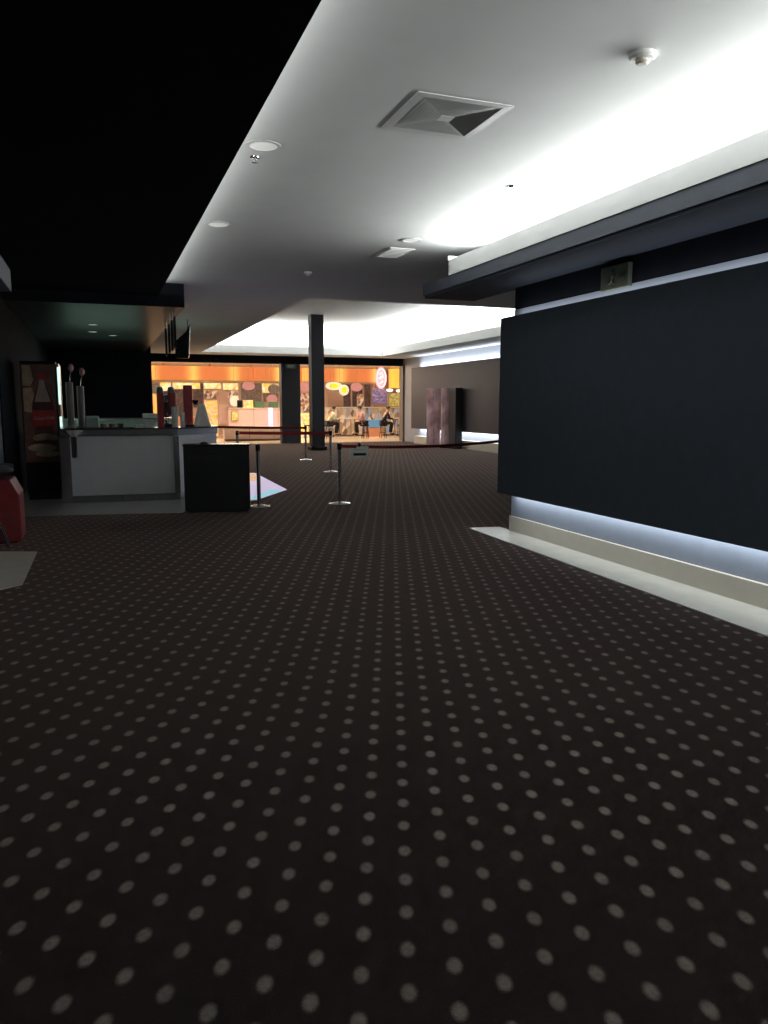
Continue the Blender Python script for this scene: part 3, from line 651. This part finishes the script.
def pic_round(px, y, rx, ry, m, name, label, cat, Y=37.8, inner=None, off=(0, 0)):
    x, z = X38(px)*Y/38, 1.55+(Z38(y, px)-1.55)*Y/38
    t = empty(name, (x, Y, z), label=label, cat=cat)
    MB().lathe([(0, -.04), (.9, -.04), (1, -.02), (1, .02), (.9, .04), (0, .04)], 28, Matrix.Rotation(R(90), 4, 'X') @ Matrix.Diagonal((rx*K, ry*K, 1, 1))).build('sign_face', M_[m], t, True)
    if inner: MB().lathe([(0, .05), (.55, .05), (.6, .03), (0, .03)], 24, Matrix.Translation((off[0]*K, 0, off[1]*K)) @ Matrix.Rotation(R(90), 4, 'X') @ Matrix.Diagonal((rx*K, ry*K, 1, 1))).build('sign_centre', M_[inner], t, True)
    MB().tube([(0, 0, ry*K*.9), (0, 0, 3.5-z)], .01).build('hanger', M_['mcream'], t)
    return t
pic_round(157, 389, 5.5, 5, 'cyan' if 'cyan' in M_ else 'trim', 'round_sign', 'pale blue round sign at the left end of the left stall', 'sign')
pic_round(274, 389, 6, 5, 'trim', 'round_sign', 'pale blue round sign beside the dark pillar', 'sign')
board(152, 160, 393, 437, 'fascia', 'cutout_board', 'peach and orange standing picture panel at the left edge of the stall', 'sign', 37.93)
pic_round(249, 386, 6.5, 4.2, 'oval', 'pendant_lamp', 'pink oval pendant lamp over the chalky brown menu board', 'lamp')
pic_round(304.5, 387, 6.5, 5, 'oval', 'pendant_lamp', 'pink oval pendant lamp between the dark pillar and the column', 'lamp')
pic_round(356.5, 387, 6.5, 4.6, 'oval', 'pendant_lamp', 'pink oval pendant lamp above the seated person in pink', 'lamp')
pic_round(234.5, 401, 4.6, 5.4, 'eggw', 'round_sign', 'cream rounded lit sign right of the tall white kiosk', 'sign')
pic_round(272, 399, 5.5, 4.5, 'oval', 'round_sign', 'peach round sign low beside the dark pillar', 'sign', 37.5)
pic_round(334, 386, 9, 4.2, 'eggw', 'egg_sign', 'white oval sign with a big yellow centre, right of the column', 'sign', 37.8, 'eggy')
pic_round(344, 390, 5.2, 5.6, 'eggw', 'egg_sign', 'round sign with yellow centre, lower right of the oval one', 'sign', 37.6, 'eggy')
board(219, 228, 391, 424, 'mpink', 'kiosk', 'tall blush white kiosk panel behind the counter end', 'kiosk', 37.08, .5, 'mpink', legs=False)
board(204, 218, 400, 437, 'ystock', 'goods_shelf', 'shelf of yellow goods beside the white kiosk', 'shelf', 37.6, .4, 'mpink', legs=False)
def stall_counter(x0, x1, Y, h, m, tm, label, d=.6):
    t = empty('stall_counter', ((x0+x1)/2, Y, 0), label=label, cat='counter'); w2 = (x1-x0)/2
    MB().box((-w2, 0, .08), (w2, d, h-.05)).build('front', M_[m], t)
    MB().box((-w2-.03, -.04, h-.05), (w2+.03, d+.03, h), bev=.008).build('top', M_[tm], t)
    MB().box((-w2+.04, .04, 0), (w2-.04, d-.04, .08)).build('plinth', M_['wood'], t)
    k = MB(); n = max(2, int((x1-x0)/1.0))
    for i in range(1, n): k.box((-w2+2*w2*i/n-.008, -.004, .1), (-w2+2*w2*i/n+.008, 0, h-.06))
    k.build('panel_joint', M_['wood'], t)
stall_counter(5.7, 9.2, 36.4, 1.42, 'mpink', 'mcream', 'long blush white stall counter behind the lavender light column')
stall_counter(1.6, 4.6, 37.3, 1.0, 'coral', 'mcream', 'coral stall counter behind the coffee machine')
stall_counter(5.05, 8.3, 33.6, .62, 'mpink', 'mpink', 'low blush white bench wall in front of the left stall', .4)
stall_counter(10.1, 15.4, 36.9, 1.45, 'cgoods', 'mcream', 'long cream food counter through the right opening', .6)
lc = empty('light_column', (7.5, 35.6, 0), label='glowing lavender light column before the left stall counter', cat='lamp')
MB().lathe([(.14, 0), (.14, .05), (.11, .06), (0, .06)], 20).build('base', M_['mpink'], lc, True)
MB().lathe([(.11, .06), (.11, 1.38), (.08, 1.42), (0, 1.42)], 20).build('tube', M_['lav'], lc, True)
o = MB().box((-.12, -.06, 0), (.12, .06, .36), bev=.02).build('card_reader', M_['blackg']); o.location = (6.25, 36.6, 1.42); tag(o, 'small black terminal standing on the blush stall counter', 'terminal')
for i, (x, m, h, lab) in enumerate(((6.9, 'ystock', .36, 'yellow goods tray on the blush stall counter'), (7.45, 'green', .30, 'green box on the blush stall counter, left of the lavender light'), (8.15, 'green', .28, 'green box on the blush stall counter, right of the lavender light'), (8.1, 'paper', .0, ''))):
    if not lab: continue
    o = MB().box((-.22, -.1, 0), (.22, .1, h), bev=.015).build('goods_box', M_[m]); o.location = (x*36.7/38*1.0, 36.7, 1.42); tag(o, lab, 'box')
board(263, 279, 403, 411, 'paper', 'menu_board', 'blank white board over the blush counter beside the pillar', 'sign', 37.4)
board(231, 238, 411, 421, 'stock', 'display_screen', 'small picture panel on the front of the blush stall counter', 'sign', 36.345, .05, 'wood', legs=False)
# right stall
board(299, 311, 393, 412, 'food2', 'menu_board', 'snack picture board between the dark pillar and the column', 'sign')
board(298, 311, 413, 441, 'ystock', 'goods_shelf', 'yellow goods box between the dark pillar and the column', 'shelf', 35.9, .35, 'mcream', legs=False)
board(328, 343, 392, 412, 'mpink', 'menu_board', 'blank blush white board right of the column', 'sign', 37.7)
board(343, 351, 383, 407, 'menud', 'menu_board', 'dark brown menu board right of the blush white board', 'sign', 38.1)
board(352, 363, 383, 407, 'menud', 'menu_board', 'dark menu board behind the pink oval lamp of the right stall', 'sign', 38.1)
board(364, 371, 383, 407, 'menud', 'menu_board', 'narrow dark menu board left of the purple one', 'sign', 38.1)
board(357, 364, 394, 406, 'food2', 'picture_panel', 'small panel of snack pictures on the dark menu boards', 'sign', 37.9)
board(372, 387, 388, 404, 'purple', 'menu_board', 'purple printed menu board under the pink neon sign', 'sign', 38.0)
board(389, 402, 393, 406.6, 'stock', 'goods_shelf', 'shelf of yellow green goods at the right end of the stall', 'shelf', 37.1, .3, legs=False)
nn = pic_round(381, 378, 6.3, 11.5, 'neon', 'neon_sign', 'tall pink oval neon sign with a pale figure, over the purple menu', 'sign', 37.5)
fgm = MB()
rr = 1.0
fgm.tube([(.40*math.cos(a)*.62, -.07, .46*math.sin(a)) for a in [2*PI*i/24 for i in range(25)]], .022, 6)
fgm.tube([(-.10, -.07, .18), (.02, -.07, .28), (.10, -.07, .14), (-.06, -.07, -.02), (.10, -.07, -.16), (-.08, -.07, -.28)], .03, 6)
fgm.tube([(-.14, -.07, -.05), (-.02, -.07, .08), (.14, -.07, .02)], .022, 6)
fgm.build('neon_figure', M_['neonw'], nn, True)
ld = empty('drum_lamp', (X38(394.5), 37.8, 2.4), label='large amber drum lamp at the right end of the orange fascia', cat='lamp')
MB().lathe([(.36, .05), (.38, .0), (.38, -.0)][:1]+[(.37, .02), (.38, 1.0), (0, 1.0)], 28).build('shade', M_['ylamp'], ld, True)
MB().tube([(0, 0, 1.0), (0, 0, 1.1)], .02).build('ceiling_rod', M_['mcream'], ld)
MB().lathe([(0, -.02), (.30, 0), (.37, .02), (.37, .05), (0, .05)], 28).build('rim', M_['mcream'], ld, True)
for i, (px, y, lab) in enumerate(((388.5, 390.5, 'bright bare warm lamp below the amber drum, left of two'), (398, 391, 'bright bare warm lamp below the amber drum, right of two'))):
    t = empty('shop_lamp', (X38(px)*.985, 37.25, Z38(y, px)), label=lab, cat='lamp')
    MB().ball((0, 0, 0), .10, (1.8, 1, .8)).build('bulb', M_['ywhite'], t, True)
    MB().tube([(0, 0, .05), (0, 0, 3.5-t.location.z)], .01).build('cord', M_['mcream'], t)
def sbox(px0, px1, y0, y1, Y, m, label, base='wood'):
    pxm = (px0+px1)/2; s = Y/38; x0, x1 = X38(px0)*s, X38(px1)*s; h = 1.55+(Z38(y0, pxm)-1.55)*s
    t = empty('service_unit', ((x0+x1)/2, Y, 0), label=label, cat='counter'); w2 = (x1-x0)/2
    zb = max(.1, 1.55+(Z38(y1, pxm)-1.55)*s)
    MB().box((-w2, 0, zb), (w2, .5, h), bev=.01).build('front', M_[m], t)
    MB().box((-w2+.02, .02, 0), (w2-.02, .48, zb)).build('base', M_[base], t)
sbox(367, 383, 420, 427.5, 36.0, 'blue', 'bright blue service unit with coral base between the seated people', 'coral')
# stools, tables and people
def stool(x, y, h, label, rz=0):
    t = empty('bar_stool', (x, y, 0), rz, label=label, cat='stool', group='dark stools at the food counter')
    MB().lathe([(0, h-.05), (.16, h-.05), (.175, h-.03), (.17, h), (0, h)], 20).build('seat', M_['frame'], t, True)
    for a in range(4):
        c_, s_ = math.cos(a*PI/2+PI/4), math.sin(a*PI/2+PI/4)
        MB().tube([(.11*c_, .11*s_, h-.05), (.18*c_, .18*s_, 0)], .013, 6).build('leg', M_['frame'], t)
    MB().tube([(.15*math.cos(a), .15*math.sin(a), .25) for a in [2*PI*i/12 for i in range(13)]], .008, 6).build('foot_ring', M_['frame'], t)
def table(x, y, label, h=.95, r=.32):
    t = empty('cafe_table', (x, y, 0), label=label, cat='table')
    MB().box((-.42, -r, h-.04), (.42, r, h), bev=.01).build('tabletop', M_['mcream'], t)
    for sx in (-1, 1):
        for sy in (-1, 1): MB().tube([(sx*.36, sy*(r-.05), h-.04), (sx*.36, sy*(r-.05), 0)], .018, 6).build('leg', M_['bright'], t)
def skin_mesh(name, verts, edges, radii, m, parent, root=0, sub=1):
    me = bpy.data.meshes.new(name); me.from_pydata([tuple(v) for v in verts], edges, [])
    o = bpy.data.objects.new(name, me); C.objects.link(o)
    sk = o.modifiers.new('skin', 'SKIN'); sk.use_smooth_shade = True
    sb = o.modifiers.new('sub', 'SUBSURF'); sb.levels = sub; sb.render_levels = sub
    lay = me.skin_vertices[0].data
    for i, r in enumerate(radii): lay[i].radius = (r, r) if not isinstance(r, tuple) else r; lay[i].use_root = (i == root)
    dg = bpy.context.evaluated_depsgraph_get(); m2 = bpy.data.meshes.new_from_object(o.evaluated_get(dg)); bpy.data.objects.remove(o)
    m2.materials.clear(); m2.materials.append(m); o2 = bpy.data.objects.new(name, m2); C.objects.link(o2); o2.parent = parent
    for p in m2.polygons: p.use_smooth = True
    return o2
def person(x, y, rz, seat, shirt, trousers, label, lean=.12, reach=.42):
    """seated figure facing local +x"""
    t = empty('person', (x, y, 0), rz, label=label, cat='person')
    vs, es, rs = [], [], []
    def ad(p, r, par=None):
        vs.append(V(p)); rs.append(r)
        if par is not None: es.append((par, len(vs)-1))
        return len(vs)-1
    z = seat+.09
    pel = ad((0, 0, z), (.15, .12)); wa = ad((.02+lean*.3, 0, z+.18), (.13, .10), pel); ch = ad((.02+lean*.8, 0, z+.38), (.15, .11), wa)
    nk = ad((.04+lean*1.1, 0, z+.52), .05, ch); hd0 = ad((.07+lean*1.2, 0, z+.60), .055, nk); hd = ad((.08+lean*1.25, 0, z+.69), (.078, .088), hd0); ad((.08+lean*1.25, 0, z+.77), (.06, .07), hd)
    H = V((.08+lean*1.25, 0, z+.70)); arms = []; legs = []
    for s in (-1, 1):
        sh = ad((.03+lean, s*.17, z+.45), .055, ch); el = ad((.14+lean, s*.23, z+.20), .042, sh); wr = ad((reach, s*.13, z+.21), .027, el); pa = ad((reach+.07, s*.12, z+.21), (.03, .016), wr)
        arms.append((sh, el, wr))
        for k in range(4):
            f1 = ad((reach+.12, s*(.09+.02*k), z+.215), .009, pa); f2 = ad((reach+.155-.006*abs(k-1.5), s*(.088+.021*k), z+.195), .008, f1)
        th = ad((reach+.09, s*.07, z+.20), .010, pa); ad((reach+.12, s*.055, z+.195), .008, th)
        hp = ad((.02, s*.10, z-.01), .09, pel); kn = ad((.43, s*.13, z+.0), .062, hp); an = ad((.36, s*.13, max(.1, z-.47)), .04, kn); ft = ad((.50, s*.15, max(.05, z-.52)), (.035, .03), an)
        legs.append((hp, kn, an, ft))
    skin_mesh('body', vs, es, rs, M_['skin'], t)
    # face
    fc = MB().ball(H+V((.085, 0, -.02)), .014, (1.2, .8, 1.3), 8).ball(H+V((.0, .082, -.01)), .018, (.8, .5, 1.4), 8).ball(H+V((.0, -.082, -.01)), .018, (.8, .5, 1.4), 8)
    fc.build('nose_and_ears', M_['skin'], t, True)
    MB().ball(H+V((.078, .03, .0)), .009, seg=8).ball(H+V((.078, -.03, .0)), .009, seg=8).build('eyes', M_['hair'], t, True)
    MB().ball(H+V((.076, 0, -.058)), .018, (.4, 1, .35), 8).build('mouth', M_['cpink'], t, True)
    MB().ball(H+V((-.022, 0, .035)), .098, (1, .95, 1.0), 14).build('hair', M_['hair'], t, True)
    sv = [vs[pel]+V((0, 0, -.02)), vs[wa], vs[ch], vs[nk]+V((0, 0, -.02))]; se = [(0, 1), (1, 2), (2, 3)]; sr = [(.168, .138), (.148, .118), (.168, .128), .062]
    for sh, el, wr in arms:
        i = len(sv); sv += [vs[sh], vs[el], vs[wr]]; se += [(2, i), (i, i+1), (i+1, i+2)]; sr += [.07, .056, .038]
    skin_mesh('shirt', sv, se, sr, M_[shirt], t)
    tv = [vs[pel]]; te = []; tr = [(.165, .135)]
    for hp, kn, an, ft in legs:
        i = len(tv); tv += [vs[hp], vs[kn], vs[an]]; te += [(0, i), (i, i+1), (i+1, i+2)]; tr += [.102, .075, .055]
    skin_mesh('trousers', tv, te, tr, M_[trousers], t)
    sh_ = MB()
    for hp, kn, an, ft in legs: sh_.ball((vs[ft]+vs[an])/2-V((-.03, 0, .02)), .05, (2.2, 1, .9), 10)
    sh_.build('shoes', M_['cblack'], t, True)
    return t
T = 34.4
stool(9.92, T, .62, 'dark stool under the seated person in the pale green top'); stool(11.72, T, .62, 'dark stool under the seated person in pink')
stool(12.62, T, .62, 'dark stool under the person in black'); stool(9.25, T+1.2, .62, 'dark stool between the dark pillar and the column')
stool(12.1, T+1.0, .6, 'dark stool behind the person in pink'); stool(10.35, T+1.1, .6, 'dark stool behind the person in pale green'); stool(13.9, T+1.0, .6, 'dark stool at the right end of the right opening')
table(10.75, T, 'cream cafe table between the two facing people'); table(13.45, T, 'cream cafe table right of the person in black')
person(9.95, T, 0, .62, 'cwhite', 'cblack', 'seated person in a pale green top leaning on the cafe table', .16, .5)
person(11.7, T, PI, .62, 'cpink', 'cblack', 'seated person in a pink top and black trousers facing left', .14, .5)
person(12.62, T, R(-8), .62, 'cblack', 'cblack', 'seated person dressed all in black at the right cafe table', .16, .5)
